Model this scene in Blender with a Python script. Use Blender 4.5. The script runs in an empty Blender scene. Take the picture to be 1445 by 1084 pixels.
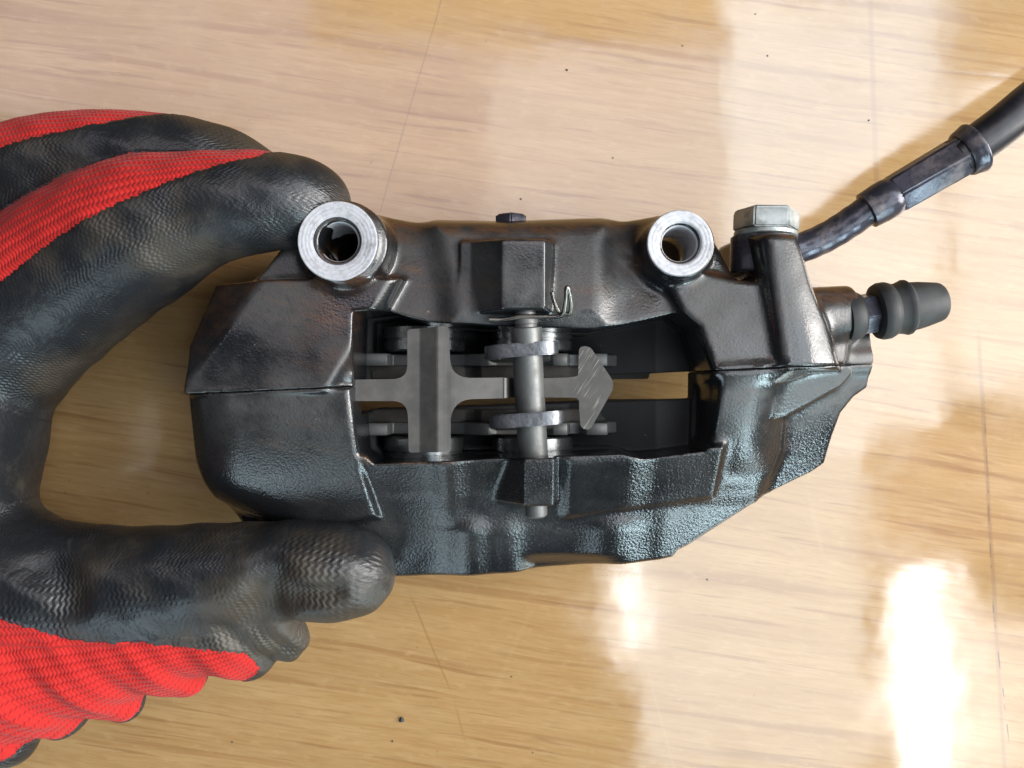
import bpy, bmesh, math, random
import numpy as np
from mathutils import Vector, Matrix

# ------------------------------------------------------------------ camera, world, lamps, exposure
scene = bpy.context.scene
C = scene.collection
H = 335.0          # camera height above the table, mm
ZT = 85.0          # height at which the photograph's scale was measured
S0 = 0.2236        # mm per photo pixel at that height
MM = 0.001


def sc(z):
    return S0 * (H - z) / (H - ZT)


def P2(px, py, z):
    s = sc(z)
    return ((px - 722.5) * s, (542.0 - py) * s)


def P3(px, py, z):
    x, y = P2(px, py, z)
    return np.array([x, y, z], float)


cam_d = bpy.data.cameras.new("camera")
cam = bpy.data.objects.new("camera", cam_d)
C.objects.link(cam)
cam.location = (0, 0, H * MM)
cam_d.sensor_fit = 'HORIZONTAL'
cam_d.sensor_width = 36.0
cam_d.lens = 36.0 * (H - ZT) / (1445 * S0)
cam_d.clip_start = 0.01
cam_d.clip_end = 50.0
cam_d.dof.use_dof = True
cam_d.dof.focus_distance = (H - 68) * MM
cam_d.dof.aperture_fstop = 24.0
scene.camera = cam

world = bpy.data.worlds.new("World")
scene.world = world
world.use_nodes = True
bg = world.node_tree.nodes["Background"]
bg.inputs[0].default_value = (0.80, 0.88, 1.0, 1)
bg.inputs[1].default_value = 0.035

vs = scene.view_settings
vs.view_transform = 'Standard'
vs.look = 'None'
vs.exposure = 0.0
vs.gamma = 1.0
vs.use_curve_mapping = False


def area(name, loc, target, sx, sy, rad, col):
    l = bpy.data.lights.new(name, 'AREA')
    l.shape = 'RECTANGLE'
    l.size, l.size_y = sx, sy
    l.energy = rad * math.pi * sx * sy
    l.color = col
    o = bpy.data.objects.new(name, l)
    C.objects.link(o)
    o.location = loc
    d = Vector(target) - Vector(loc)
    o.rotation_euler = d.to_track_quat('-Z', 'Y').to_euler()
    return o


def overhead(name, px0, py0, px1, py1, h, rad, col):
    """window, ceiling or fill patch at height h (m) whose mirror image in the table covers this part of the photo"""
    k = (H * MM + h) / (H * MM)
    s = sc(0) * MM * k
    cx = ((px0 + px1) / 2 - 722.5) * s
    cy = (542 - (py0 + py1) / 2) * s
    l = area(name, (cx, cy, h), (cx, cy, 0), abs(px1 - px0) * s, abs(py1 - py0) * s, rad, col)
    l.rotation_euler = (0, 0, 0)
    return l


COOL = (0.86, 0.95, 1.0)
overhead("ceiling_or_fill_lamp", -40, -30, 340, 185, 1.5, 2.3, (0.88, 0.83, 0.96))
overhead("ceiling_or_fill_lamp", 340, -30, 440, 310, 1.5, 2.3, (0.88, 0.83, 0.96))
overhead("ceiling_or_fill_lamp", 440, 55, 690, 325, 1.5, 2.3, (0.88, 0.83, 0.96))
overhead("ceiling_or_fill_lamp", 690, 65, 1015, 330, 1.5, 3.4, (0.95, 0.93, 1.0))
overhead("ceiling_or_fill_lamp", 430, -40, 1015, 58, 1.5, 1.9, (1.0, 0.70, 0.40))
overhead("ceiling_or_fill_lamp", 1345, -40, 1500, 100, 1.5, 2.2, (1.0, 0.72, 0.45))
overhead("ceiling_or_fill_lamp", 1232, 600, 1500, 790, 1.5, 1.0, (1.0, 0.72, 0.66))  # added dim lamp standing in for a hand's reflection, no ceiling there
overhead("window_or_fill_lamp", 1020, -40, 1335, 640, 1.5, 5.6, (0.87, 0.94, 1.0))
overhead("window_or_fill_lamp", 1350, 110, 1500, 560, 1.5, 5.4, (0.87, 0.94, 1.0))
overhead("window_or_fill_lamp", 900, 600, 1225, 1110, 1.5, 3.9, (0.80, 0.92, 1.0))
overhead("window_or_fill_lamp", 1262, 800, 1345, 1120, 1.5, 14, (0.95, 0.98, 1.0))
overhead("window_or_fill_lamp", 1350, 880, 1500, 1120, 1.5, 4.5, (0.95, 0.98, 1.0))
overhead("window_or_fill_lamp", 874, 795, 896, 925, 1.5, 26, (0.95, 0.98, 1.0))
overhead("window_or_fill_lamp", 941, 868, 963, 925, 1.5, 24, (0.95, 0.98, 1.0))
o_ = overhead("window_or_fill_lamp", 944, 852, 1030, 884, 1.5, 22, (0.95, 0.98, 1.0))
o_.rotation_euler = (0, 0, math.radians(22))
# the window towards the bottom of the picture and the tall one on the right
area("window_or_fill_lamp", (0.85, -1.1, 0.60), (0.0, 0, 0.06), 0.25, 0.85, 22.0, (0.70, 0.93, 1.0))
area("window_or_fill_lamp", (-0.55, -1.25, 0.55), (0.0, 0, 0.06), 0.55, 0.8, 3.6, (0.70, 0.90, 1.0))  # added weak fill for sheen on the caliper's left side, not a window
area("window_or_fill_lamp", (1.7, 0.07, 1.0), (0, 0, 0.05), 1.2, 1.15, 20.0, (1.0, 0.97, 0.94))

# ------------------------------------------------------------------ object helpers


def put(me, name, parent=None, mat=None, smooth=True):
    o = bpy.data.objects.new(name, me)
    C.objects.link(o)
    if parent is not None:
        o.parent = parent
    if mat is not None and not me.materials:
        for m in (mat if isinstance(mat, (list, tuple)) else [mat]):
            me.materials.append(m)
    if smooth:
        me.polygons.foreach_set("use_smooth", np.ones(len(me.polygons), bool))
    return o


def mesh_np(name, V, F):
    """V in mm (n,3); F list of tuples or (m,4) array"""
    me = bpy.data.meshes.new(name)
    V = np.asarray(V, float) * MM
    if isinstance(F, np.ndarray):
        n, k = F.shape
        me.vertices.add(len(V))
        me.vertices.foreach_set("co", V.astype(np.float32).ravel())
        me.loops.add(n * k)
        me.loops.foreach_set("vertex_index", F.astype(np.int32).ravel())
        me.polygons.add(n)
        me.polygons.foreach_set("loop_start", np.arange(0, n * k, k, dtype=np.int32))
        me.polygons.foreach_set("loop_total", np.full(n, k, np.int32))
        me.update(calc_edges=True)
    else:
        me.from_pydata([tuple(v) for v in V], [], F)
    me.validate()
    return me


def thing(name, label, cat, loc=(0, 0, 0), group=None):
    o = bpy.data.objects.new(name, None)
    C.objects.link(o)
    o.location = loc
    o.empty_display_size = 0.01
    o['label'] = label
    o['category'] = cat
    if group:
        o['group'] = group
    return o


def frame_of(d, up=(0, 0, 1)):
    d = np.asarray(d, float)
    d = d / np.linalg.norm(d)
    up = np.asarray(up, float)
    if abs(d @ up) > 0.95:
        up = np.array([0, 1.0, 0])
    s = np.cross(d, up)
    s /= np.linalg.norm(s)
    u = np.cross(s, d)
    return d, s, u


def lathe(p0, axis, prof, n=48, phase=0.0, closed_loop=False):
    """prof: list of (t along axis, radius) in mm -> V,F"""
    d, s, u = frame_of(axis)
    V, F = [], []
    for t, r in prof:
        for k in range(n):
            a = 2 * math.pi * k / n + phase
            V.append(p0 + d * t + (s * math.cos(a) + u * math.sin(a)) * r)
    m = len(prof)
    for i in range(m - 1 + (1 if closed_loop else 0)):
        for k in range(n):
            a, b = i * n + k, i * n + (k + 1) % n
            c, e = ((i + 1) % m) * n + (k + 1) % n, ((i + 1) % m) * n + k
            F.append((a, b, c, e))
    if not closed_loop:
        F.append(tuple(range(n - 1, -1, -1)))
        F.append(tuple((m - 1) * n + k for k in range(n)))
    return V, F


def spline(pts, n=10):
    pts = [np.asarray(p, float) for p in pts]
    P = [2 * pts[0] - pts[1]] + pts + [2 * pts[-1] - pts[-2]]
    out = []
    for i in range(1, len(P) - 2):
        for k in range(n):
            t = k / n
            out.append(0.5 * ((2 * P[i]) + (P[i + 1] - P[i - 1]) * t + (2 * P[i - 1] - 5 * P[i] + 4 * P[i + 1] - P[i + 2]) * t * t
                              + (3 * P[i] - P[i - 1] - 3 * P[i + 1] + P[i + 2]) * t ** 3))
    out.append(pts[-1])
    return out


def tube(path, rad, n=20):
    path = [np.asarray(p, float) for p in path]
    m = len(path)
    rad = rad if hasattr(rad, '__len__') else [rad] * m
    V, F = [], []
    up = None
    for i, p in enumerate(path):
        d = path[min(i + 1, m - 1)] - path[max(i - 1, 0)]
        d = d / np.linalg.norm(d)
        if up is None:
            _, s, up = frame_of(d)
        s = np.cross(d, up)
        s /= np.linalg.norm(s)
        up = np.cross(s, d)
        for k in range(n):
            a = 2 * math.pi * k / n
            V.append(p + (s * math.cos(a) + up * math.sin(a)) * rad[i])
    for i in range(m - 1):
        for k in range(n):
            F.append((i * n + k, i * n + (k + 1) % n, (i + 1) * n + (k + 1) % n, (i + 1) * n + k))
    F.append(tuple(range(n - 1, -1, -1)))
    F.append(tuple((m - 1) * n + k for k in range(n)))
    return V, F


def solid(name, VF, parent, mat, smooth=True, bevel=0.0, seg=2, angle=35):
    me = mesh_np(name, VF[0], VF[1])
    o = put(me, name, parent, mat, smooth)
    bm = bmesh.new()
    bm.from_mesh(me)
    bmesh.ops.recalc_face_normals(bm, faces=bm.faces)
    if bevel:
        es = [e for e in bm.edges if len(e.link_faces) == 2 and e.calc_face_angle(0) > math.radians(angle)]
        bmesh.ops.bevel(bm, geom=es, offset=bevel * MM, segments=seg, affect='EDGES', clamp_overlap=True)
    bm.to_mesh(me)
    bm.free()
    if smooth:
        me.polygons.foreach_set("use_smooth", np.ones(len(me.polygons), bool))
        me.set_sharp_from_angle(angle=math.radians(angle + 8))
    return o


def prism_pts(poly, z0, z1):
    """poly: list of 3-vectors at top; extruded straight down to z0"""
    n = len(poly)
    V = [np.array([p[0], p[1], z1]) for p in poly] + [np.array([p[0], p[1], z0]) for p in poly]
    F = [tuple(range(n)), tuple(range(2 * n - 1, n - 1, -1))]
    for k in range(n):
        F.append((k, n + k, n + (k + 1) % n, (k + 1) % n))
    return V, F


# ------------------------------------------------------------------ signed-distance sculpting
class Field:
    def __init__(s, lo, hi, h):
        s.h = h
        s.lo = np.array(lo, float)
        s.n = [int(math.ceil((b - a) / h)) + 1 for a, b in zip(lo, hi)]
        s.ax = [(s.lo[i] + h * np.arange(s.n[i])).astype(np.float32) for i in range(3)]
        s.D = np.full(s.n, 30.0, np.float32)

    def box(s, lo, hi):
        sl = []
        for i in range(3):
            a = int(np.clip(math.floor((lo[i] - s.lo[i]) / s.h), 0, s.n[i]))
            b = int(np.clip(math.ceil((hi[i] - s.lo[i]) / s.h) + 1, 0, s.n[i]))
            sl.append(slice(a, b))
        X = s.ax[0][sl[0]][:, None, None]
        Y = s.ax[1][sl[1]][None, :, None]
        Z = s.ax[2][sl[2]][None, None, :]
        return tuple(sl), X, Y, Z

    def add(s, fn, lo, hi, k=0.0, pad=None):
        pad = (k + 4) if pad is None else pad
        sl, X, Y, Z = s.box(np.array(lo) - pad, np.array(hi) + pad)
        d = np.broadcast_to(fn(X, Y, Z), s.D[sl].shape)
        a = s.D[sl]
        if k > 0:
            m = np.maximum(k - np.abs(a - d), 0) / k
            s.D[sl] = np.minimum(a, d) - m * m * k * 0.25
        else:
            s.D[sl] = np.minimum(a, d)

    def cut(s, fn, lo, hi, k=0.0):
        pad = k + 4
        sl, X, Y, Z = s.box(np.array(lo) - pad, np.array(hi) + pad)
        d = -np.broadcast_to(fn(X, Y, Z), s.D[sl].shape)
        a = s.D[sl]
        if k > 0:
            m = np.maximum(k - np.abs(a - d), 0) / k
            s.D[sl] = np.maximum(a, d) + m * m * k * 0.25
        else:
            s.D[sl] = np.maximum(a, d)


def poly2(pts, X, Y):
    """signed distance to a polygon (n,2) on broadcast X,Y"""
    pts = np.asarray(pts, float)
    d = None
    sgn = None
    n = len(pts)
    for i in range(n):
        a, b = pts[i], pts[i - 1]
        e = b - a
        wx, wy = X - a[0], Y - a[1]
        t = np.clip((wx * e[0] + wy * e[1]) / (e @ e), 0, 1)
        dd = (wx - e[0] * t) ** 2 + (wy - e[1] * t) ** 2
        d = dd if d is None else np.minimum(d, dd)
        c1 = Y >= a[1]
        c2 = Y < b[1]
        c3 = e[0] * wy > e[1] * wx
        f = (c1 & c2 & c3) | (~c1 & ~c2 & ~c3)
        sgn = f if sgn is None else sgn ^ f
    return np.where(sgn, -1, 1) * np.sqrt(d)


def rnd(q1, q2, r):
    a, b = q1 + r, q2 + r
    return np.minimum(np.maximum(a, b), 0) + np.sqrt(np.maximum(a, 0) ** 2 + np.maximum(b, 0) ** 2) - r


def plane3(p1, p2, p3):
    """ztop function through three (px,py,z) picture points"""
    A, B, D = (P3(*p) for p in (p1, p2, p3))
    n = np.cross(B - A, D - A)
    n /= n[2]
    return lambda X, Y: A[2] - n[0] * (X - A[0]) - n[1] * (Y - A[1])


def smin(k, *fs):
    def f(X, Y):
        a = fs[0](X, Y)
        for g in fs[1:]:
            b = g(X, Y)
            m = np.maximum(k - np.abs(a - b), 0) / k
            a = np.minimum(a, b) - m * m * k * 0.25
        return a
    return f


def block(field, poly, zref, z0, top, r=2.0, draft=0.0, k=2.0, cut=False, zmax=90):
    """vertical prism under a (sloped) top surface; poly given in photo pixels at height zref"""
    pts = np.array([P2(p[0], p[1], p[2] if len(p) > 2 else zref) for p in poly])
    lo = [pts[:, 0].min() - 3, pts[:, 1].min() - 3, z0]
    hi = [pts[:, 0].max() + 3, pts[:, 1].max() + 3, zmax]
    if draft:
        e = abs(draft) * (zref - z0)
        lo[0] -= e; lo[1] -= e; hi[0] += e; hi[1] += e

    def fn(X, Y, Z):
        d2 = poly2(pts, X, Y).astype(np.float32)
        zt = top(X, Y) if callable(top) else np.float32(top)
        gx = 1.0
        if callable(top):
            e = 1.0
            tx = (top(X + e, Y) - top(X - e, Y)) / 2
            ty = (top(X, Y + e) - top(X, Y - e)) / 2
            gx = 1 / np.sqrt(1 + tx * tx + ty * ty)
        dz = np.maximum((Z - zt) * gx, z0 - Z)
        dd = d2
        if draft:
            dd = (d2 - (zref - Z) * draft) / math.sqrt(1 + draft * draft)
        return rnd(dd, dz, r).astype(np.float32)
    (field.cut if cut else field.add)(fn, lo, hi, k)


def cone(field, a, b, ra, rb, k=2.0, cut=False):
    """round cone / tapered capsule with flat-ish ends (capped cylinder) between 3-vectors in mm"""
    a, b = np.asarray(a, float), np.asarray(b, float)
    L = np.linalg.norm(b - a)
    d = (b - a) / L
    R = max(ra, rb)

    def fn(X, Y, Z):
        x, y, z = X - a[0], Y - a[1], Z - a[2]
        t = x * d[0] + y * d[1] + z * d[2]
        q = np.sqrt(np.maximum(x * x + y * y + z * z - t * t, 0))
        rr = ra + (rb - ra) * np.clip(t / L, 0, 1)
        return rnd(q - rr, np.abs(t - L / 2) - L / 2, 1.0).astype(np.float32)
    lo = np.minimum(a, b) - R
    hi = np.maximum(a, b) + R
    (field.cut if cut else field.add)(fn, lo, hi, k)


def capsule(field, a, b, ra, rb, k=3.0, cut=False, wob=None):
    a, b = np.asarray(a, float), np.asarray(b, float)
    e = b - a
    L2 = e @ e + 1e-9
    R = max(ra, rb)

    def fn(X, Y, Z):
        x, y, z = X - a[0], Y - a[1], Z - a[2]
        t = np.clip((x * e[0] + y * e[1] + z * e[2]) / L2, 0, 1)
        r = ra + (rb - ra) * t
        d = np.sqrt((x - e[0] * t) ** 2 + (y - e[1] * t) ** 2 + (z - e[2] * t) ** 2) - r
        if wob is not None:
            d = d + wob(X, Y, Z)
        return d.astype(np.float32)
    lo = np.minimum(a, b) - R
    hi = np.maximum(a, b) + R
    (field.cut if cut else field.add)(fn, lo, hi, k)


def tri(D, G):
    """trilinear sample of D at grid coords G (n,3)"""
    n = np.array(D.shape)
    G = np.clip(G, 0, n - 1.001)
    i = G.astype(np.int32)
    f = (G - i).astype(np.float32)
    x, y, z = i.T
    u, v, w = f.T
    c = lambda a, b, g: D[x + a, y + b, z + g]
    return ((c(0, 0, 0) * (1 - u) + c(1, 0, 0) * u) * (1 - v) + (c(0, 1, 0) * (1 - u) + c(1, 1, 0) * u) * v) * (1 - w) + \
           ((c(0, 0, 1) * (1 - u) + c(1, 0, 1) * u) * (1 - v) + (c(0, 1, 1) * (1 - u) + c(1, 1, 1) * u) * v) * w


def nets(D, lo, h):
    """surface nets -> V (mm), F (quads), N (unit normals)"""
    D = np.pad(D, 1, constant_values=10.0)
    lo = np.asarray(lo, float) - h
    S = D < 0
    c0 = S[:-1, :-1, :-1]
    cnt = np.zeros(c0.shape, np.uint8)
    nx, ny, nz = S.shape
    for a in (0, 1):
        for b in (0, 1):
            for g in (0, 1):
                cnt += S[a:nx - 1 + a, b:ny - 1 + b, g:nz - 1 + g]
    act = (cnt > 0) & (cnt < 8)
    idx = np.argwhere(act)
    vid = np.full(act.shape, -1, np.int32)
    vid[act] = np.arange(len(idx), dtype=np.int32)
    acc = np.zeros((len(idx), 3), np.float32)
    num = np.zeros(len(idx), np.float32)
    x, y, z = idx.T
    corners = [(a, b, g) for a in (0, 1) for b in (0, 1) for g in (0, 1)]
    for ca in corners:
        for ax in range(3):
            if ca[ax] == 0:
                cb = list(ca); cb[ax] = 1
                da = D[x + ca[0], y + ca[1], z + ca[2]]
                db = D[x + cb[0], y + cb[1], z + cb[2]]
                m = (da < 0) != (db < 0)
                t = np.where(m, da / np.where(m, da - db, 1), 0)
                p = np.tile(np.array(ca, np.float32), (len(idx), 1))
                p[:, ax] += t
                acc[m] += p[m]
                num[m] += 1
    G = idx + acc / num[:, None]
    # slide the vertices onto the surface
    eps = 0.6
    for it in range(3):
        d = tri(D, G)
        g = np.stack([tri(D, G + np.eye(3)[i] * eps) - tri(D, G - np.eye(3)[i] * eps) for i in range(3)], 1) / (2 * eps)
        l2 = (g * g).sum(1) + 1e-4 * h
        st = -(d / l2)[:, None] * g
        ln = np.linalg.norm(st, axis=1, keepdims=True)
        G = G + st * np.minimum(1, 0.4 / np.maximum(ln, 1e-6))
    N = g / np.maximum(np.linalg.norm(g, axis=1, keepdims=True), 1e-6)
    F = []
    for ax in range(3):
        u, v = [(1, 2), (2, 0), (0, 1)][ax]
        sa = [slice(None)] * 3; sb = [slice(None)] * 3
        sa[ax] = slice(0, -1); sb[ax] = slice(1, None)
        A, B = S[tuple(sa)], S[tuple(sb)]
        for flip in (0, 1):
            e = np.argwhere((A & ~B) if not flip else (~A & B))
            e = e[(e[:, u] > 0) & (e[:, v] > 0) & (e[:, u] < S.shape[u] - 1) & (e[:, v] < S.shape[v] - 1)]
            q = []
            for du, dv in ((-1, -1), (0, -1), (0, 0), (-1, 0)):
                w = e.copy()
                w[:, u] += du; w[:, v] += dv
                q.append(vid[w[:, 0], w[:, 1], w[:, 2]])
            q = np.stack(q, 1)
            F.append(q[:, ::-1] if flip else q)
    F = np.concatenate(F)
    F = F[(F >= 0).all(1)]
    return lo + G * h, F, N


# ------------------------------------------------------------------ node helpers
class NT:
    def __init__(s, name):
        s.m = bpy.data.materials.new(name)
        s.m.use_nodes = True
        s.t = s.m.node_tree
        s.b = s.t.nodes["Principled BSDF"]

    def n(s, typ, **kw):
        nd = s.t.nodes.new(typ)
        for k, v in kw.items():
            setattr(nd, k, v)
        return nd

    def set(s, sock, v):
        if isinstance(v, bpy.types.NodeSocket):
            s.t.links.new(v, sock)
        elif v is not None:
            sock.default_value = v

    def math(s, op, a, b=None, c=None, clamp=False):
        nd = s.n("ShaderNodeMath", operation=op, use_clamp=clamp)
        for i, v in enumerate((a, b, c)):
            if v is not None:
                s.set(nd.inputs[i], v)
        return nd.outputs[0]

    def vmath(s, op, a, b=None, out=0):
        nd = s.n("ShaderNodeVectorMath", operation=op)
        s.set(nd.inputs[0], a)
        if b is not None:
            s.set(nd.inputs[1], b)
        return nd.outputs[out]

    def noise(s, vec, scale, detail=4, rough=0.55, dist=0.0, out=0, typ='FBM'):
        nd = s.n("ShaderNodeTexNoise")
        s.set(nd.inputs["Vector"], vec)
        nd.inputs["Scale"].default_value = scale
        nd.inputs["Detail"].default_value = detail
        nd.inputs["Roughness"].default_value = rough
        nd.inputs["Distortion"].default_value = dist
        return nd.outputs[out]

    def ramp(s, f, stops, interp='LINEAR'):
        nd = s.n("ShaderNodeValToRGB")
        nd.color_ramp.interpolation = interp
        el = nd.color_ramp.elements
        while len(el) < len(stops):
            el.new(0.5)
        for e, (p, c) in zip(el, stops):
            e.position = p
            e.color = tuple(c) + (1,) if len(c) == 3 else c
        s.set(nd.inputs[0], f)
        return nd.outputs[0]

    def step(s, f, a, b):
        nd = s.n("ShaderNodeMapRange", interpolation_type='SMOOTHSTEP')
        s.set(nd.inputs[0], f)
        nd.inputs[1].default_value = a
        nd.inputs[2].default_value = b
        return nd.outputs[0]

    def mix(s, f, a, b, typ='MIX'):
        nd = s.n("ShaderNodeMix", data_type='RGBA', blend_type=typ)
        s.set(nd.inputs[0], f)
        for i, v in ((6, a), (7, b)):
            if isinstance(v, tuple) and len(v) == 3:
                v = v + (1,)
            s.set(nd.inputs[i], v)
        return nd.outputs[2]

    def mixf(s, f, a, b):
        nd = s.n("ShaderNodeMix", data_type='FLOAT')
        s.set(nd.inputs[0], f)
        s.set(nd.inputs[2], a)
        s.set(nd.inputs[3], b)
        return nd.outputs[0]

    def bump(s, h, strength=0.3, dist=0.0004, normal=None):
        nd = s.n("ShaderNodeBump")
        nd.inputs["Strength"].default_value = strength
        nd.inputs["Distance"].default_value = dist
        s.set(nd.inputs["Height"], h)
        if normal is not None:
            s.set(nd.inputs["Normal"], normal)
        return nd.outputs[0]

    def obj(s):
        return s.n("ShaderNodeTexCoord").outputs["Object"]

    def mapping(s, v, rot=(0, 0, 0), scale=(1, 1, 1), loc=(0, 0, 0)):
        if any(rot):
            r = s.n("ShaderNodeMapping")
            s.set(r.inputs[0], v)
            r.inputs[2].default_value = rot
            v = r.outputs[0]
            rot = (0, 0, 0)
        nd = s.n("ShaderNodeMapping")
        s.set(nd.inputs[0], v)
        nd.inputs[1].default_value = loc
        nd.inputs[2].default_value = rot
        nd.inputs[3].default_value = scale
        return nd.outputs[0]

    def base(s, **kw):
        for k, v in kw.items():
            if isinstance(v, tuple) and len(v) == 3:
                v = v + (1,)
            s.set(s.b.inputs[k.replace('_', ' ')], v)
        return s.m


def mat_paint():
    """black lacquered casting: orange-peel relief, brake dust, rubbed dull patches"""
    t = NT("black_casting_paint")
    v = t.obj()
    fine = t.noise(v, 2600, 2, 0.5)
    cell = t.noise(v, 1150, 1, 0.5)
    big = t.noise(v, 28, 5, 0.6)
    streak = t.noise(t.mapping(v, rot=(0, 0, 0.35), scale=(60, 420, 200)), 1.0, 5, 0.65)
    scuff = t.noise(t.mapping(v, rot=(0, 0, 0.9), scale=(260, 900, 400)), 1.0, 6, 0.75, dist=0.8)
    geo = t.n("ShaderNodeNewGeometry")
    sep = t.n("ShaderNodeSeparateXYZ")
    t.set(sep.inputs[0], v)
    # dust lies on what faces up
    nz = t.n("ShaderNodeSeparateXYZ")
    t.set(nz.inputs[0], geo.outputs["Normal"])
    up = t.step(nz.outputs[2], 0.55, 1.0)
    dust = t.math('MULTIPLY', up, t.step(big, 0.32, 0.62))
    # the lower casting half is glossier and cleaner
    front = t.step(sep.outputs[1], 0.004, -0.03)
    dust = t.math('MULTIPLY', dust, t.step(sep.outputs[2], 0.046, 0.056))  # dust left out low down, so the recess shade is in the colour
    dust = t.math('MULTIPLY', dust, t.mixf(front, 1.0, 0.42))
    sm = t.math('MULTIPLY', t.step(scuff, 0.52, 0.66), t.step(big, 0.40, 0.55))
    col = t.mix(dust, (0.0075, 0.0085, 0.010), (0.040, 0.039, 0.038))
    col = t.mix(t.math('MULTIPLY', t.step(streak, 0.50, 0.72), t.math('MULTIPLY', dust, 0.8)), col, (0.056, 0.041, 0.031))
    col = t.mix(t.math('MULTIPLY', sm, 0.75), col, (0.009, 0.009, 0.010))
    edge = t.math('MULTIPLY', t.step(geo.outputs["Pointiness"], 0.56, 0.68), t.step(t.noise(v, 160, 3), 0.45, 0.65))
    col = t.mix(t.math('MULTIPLY', edge, 0.7), col, (0.22, 0.20, 0.18))
    spk = t.step(t.noise(v, 650, 2, 0.5), 0.74, 0.80)
    col = t.mix(t.math('MULTIPLY', spk, 0.35), col, (0.25, 0.25, 0.24))
    rough = t.mixf(dust, 0.17, 0.50)
    st = t.n('ShaderNodeAttribute', attribute_name='reflection_and_rust').outputs['Fac']
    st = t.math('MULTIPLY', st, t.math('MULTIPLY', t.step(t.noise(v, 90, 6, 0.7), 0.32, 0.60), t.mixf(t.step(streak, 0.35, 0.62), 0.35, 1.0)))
    col = t.mix(t.math('MULTIPLY', st, 0.55), col, (0.110, 0.046, 0.015))  # painted table reflection on the far edges; real rust on the lip
    rough = t.math('ADD', rough, t.math('MULTIPLY', t.math('SUBTRACT', big, 0.5), 0.25))
    h = t.math('ADD', t.math('MULTIPLY', cell, 1.0), t.math('MULTIPLY', fine, 0.45))
    h = t.math('MULTIPLY', h, t.mixf(front, 0.35, 1.0))
    inside = t.math('MULTIPLY', t.step(sep.outputs[2], 0.054, 0.048), t.math('MULTIPLY', t.step(sep.outputs[1], -0.027, -0.023), t.step(sep.outputs[0], 0.071, 0.068)))
    rough = t.mixf(inside, rough, 0.72)
    h = t.math('MULTIPLY', h, t.mixf(inside, 1.0, 0.4))
    b = t.bump(h, 0.40, 0.00042)
    return t.base(Base_Color=col, Roughness=rough, Normal=b, IOR=1.55, Specular_IOR_Level=0.6)


def mat_metal(name, col, rough, bump=0.12, scale=900, metallic=1.0, dirt=0.4, dcol=(0.05, 0.045, 0.04)):
    t = NT(name)
    v = t.obj()
    a = t.noise(v, scale, 4, 0.6)
    d = t.noise(v, 120, 5, 0.65)
    f = t.math('MULTIPLY', t.step(d, 0.48, 0.66), dirt)
    c = t.mix(f, col, dcol)
    r = t.math('ADD', rough, t.math('MULTIPLY', t.math('SUBTRACT', d, 0.5), 0.5))
    return t.base(Base_Color=c, Roughness=r, Metallic=t.mixf(f, metallic, metallic * 0.5), Normal=t.bump(a, bump, 0.0003))


def mat_turned():
    """bright faced aluminium: fine turning rings round the local z axis"""
    t = NT("machined_aluminium")
    v = t.obj()
    sep = t.n("ShaderNodeSeparateXYZ")
    t.set(sep.inputs[0], v)
    r = t.math('SQRT', t.math('ADD', t.math('POWER', sep.outputs[0], 2.0), t.math('POWER', sep.outputs[1], 2.0)))
    wob = t.noise(v, 90, 4)
    ring = t.math('SINE', t.math('MULTIPLY_ADD', r, 14000.0, t.math('MULTIPLY', wob, 6.0)))
    ring2 = t.math('SINE', t.math('MULTIPLY', r, 5200.0))
    grime = t.step(t.noise(v, 140, 6, 0.7), 0.52, 0.68)
    patch = t.step(t.noise(v, 380, 5, 0.75), 0.44, 0.68)
    c = t.mix(t.math('MULTIPLY', patch, 0.65), (0.43, 0.435, 0.46), (0.24, 0.24, 0.255))
    c = t.mix(t.math('MULTIPLY', grime, 0.55), c, (0.13, 0.12, 0.115))
    h = t.math('ADD', t.math('MULTIPLY', ring, 0.4), t.math('ADD', ring2, t.math('MULTIPLY', t.noise(v, 1500, 3), 1.2)))
    return t.base(Base_Color=c, Roughness=t.mixf(grime, 0.48, 0.66), Metallic=0.22, Normal=t.bump(h, 0.16, 0.0002))


def mat_spring():
    """grey phosphated spring sheet, with a few scratches through to bright steel at the arrow tip"""
    t = NT("grey_spring_steel")
    v = t.obj()
    sep = t.n("ShaderNodeSeparateXYZ")
    t.set(sep.inputs[0], v)
    n = t.noise(v, 160, 5, 0.6)
    sc_ = t.noise(t.mapping(v, rot=(0, 0, math.radians(-58)), scale=(60, 2000, 300)), 1.0, 3, 0.6, dist=0.3)
    tip = t.math('MULTIPLY', t.step(sep.outputs[0], 0.0195, 0.0225), t.step(t.noise(v, 120, 2), 0.38, 0.52))
    s = t.math('MULTIPLY', t.math('MULTIPLY', t.step(sc_, 0.58, 0.68), 0.42), tip)
    c = t.mix(t.step(n, 0.35, 0.7), (0.056, 0.053, 0.050), (0.082, 0.077, 0.071))
    c = t.mix(s, c, (0.62, 0.60, 0.56))
    return t.base(Base_Color=c, Roughness=t.mixf(s, 0.48, 0.3), Metallic=0.08, Normal=t.bump(t.math('ADD', n, t.math('MULTIPLY', s, -1.0)), 0.12, 0.0003))


def mat_rubber(name, col, rough=0.5):
    t = NT(name)
    v = t.obj()
    n = t.noise(v, 300, 4, 0.6)
    d = t.noise(v, 60, 4, 0.6)
    c = t.mix(t.step(d, 0.45, 0.7), col, tuple(min(1, 2.2 * x + 0.012) for x in col))
    return t.base(Base_Color=c, Roughness=t.mixf(d, rough - 0.12, rough + 0.18), Normal=t.bump(n, 0.15, 0.0004))


def knit_coords(t):
    at = t.n("ShaderNodeAttribute", attribute_name="knit")
    sep = t.n("ShaderNodeSeparateXYZ")
    t.set(sep.inputs[0], at.outputs["Vector"])
    return sep.outputs[0], sep.outputs[1], sep.outputs[2]


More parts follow.
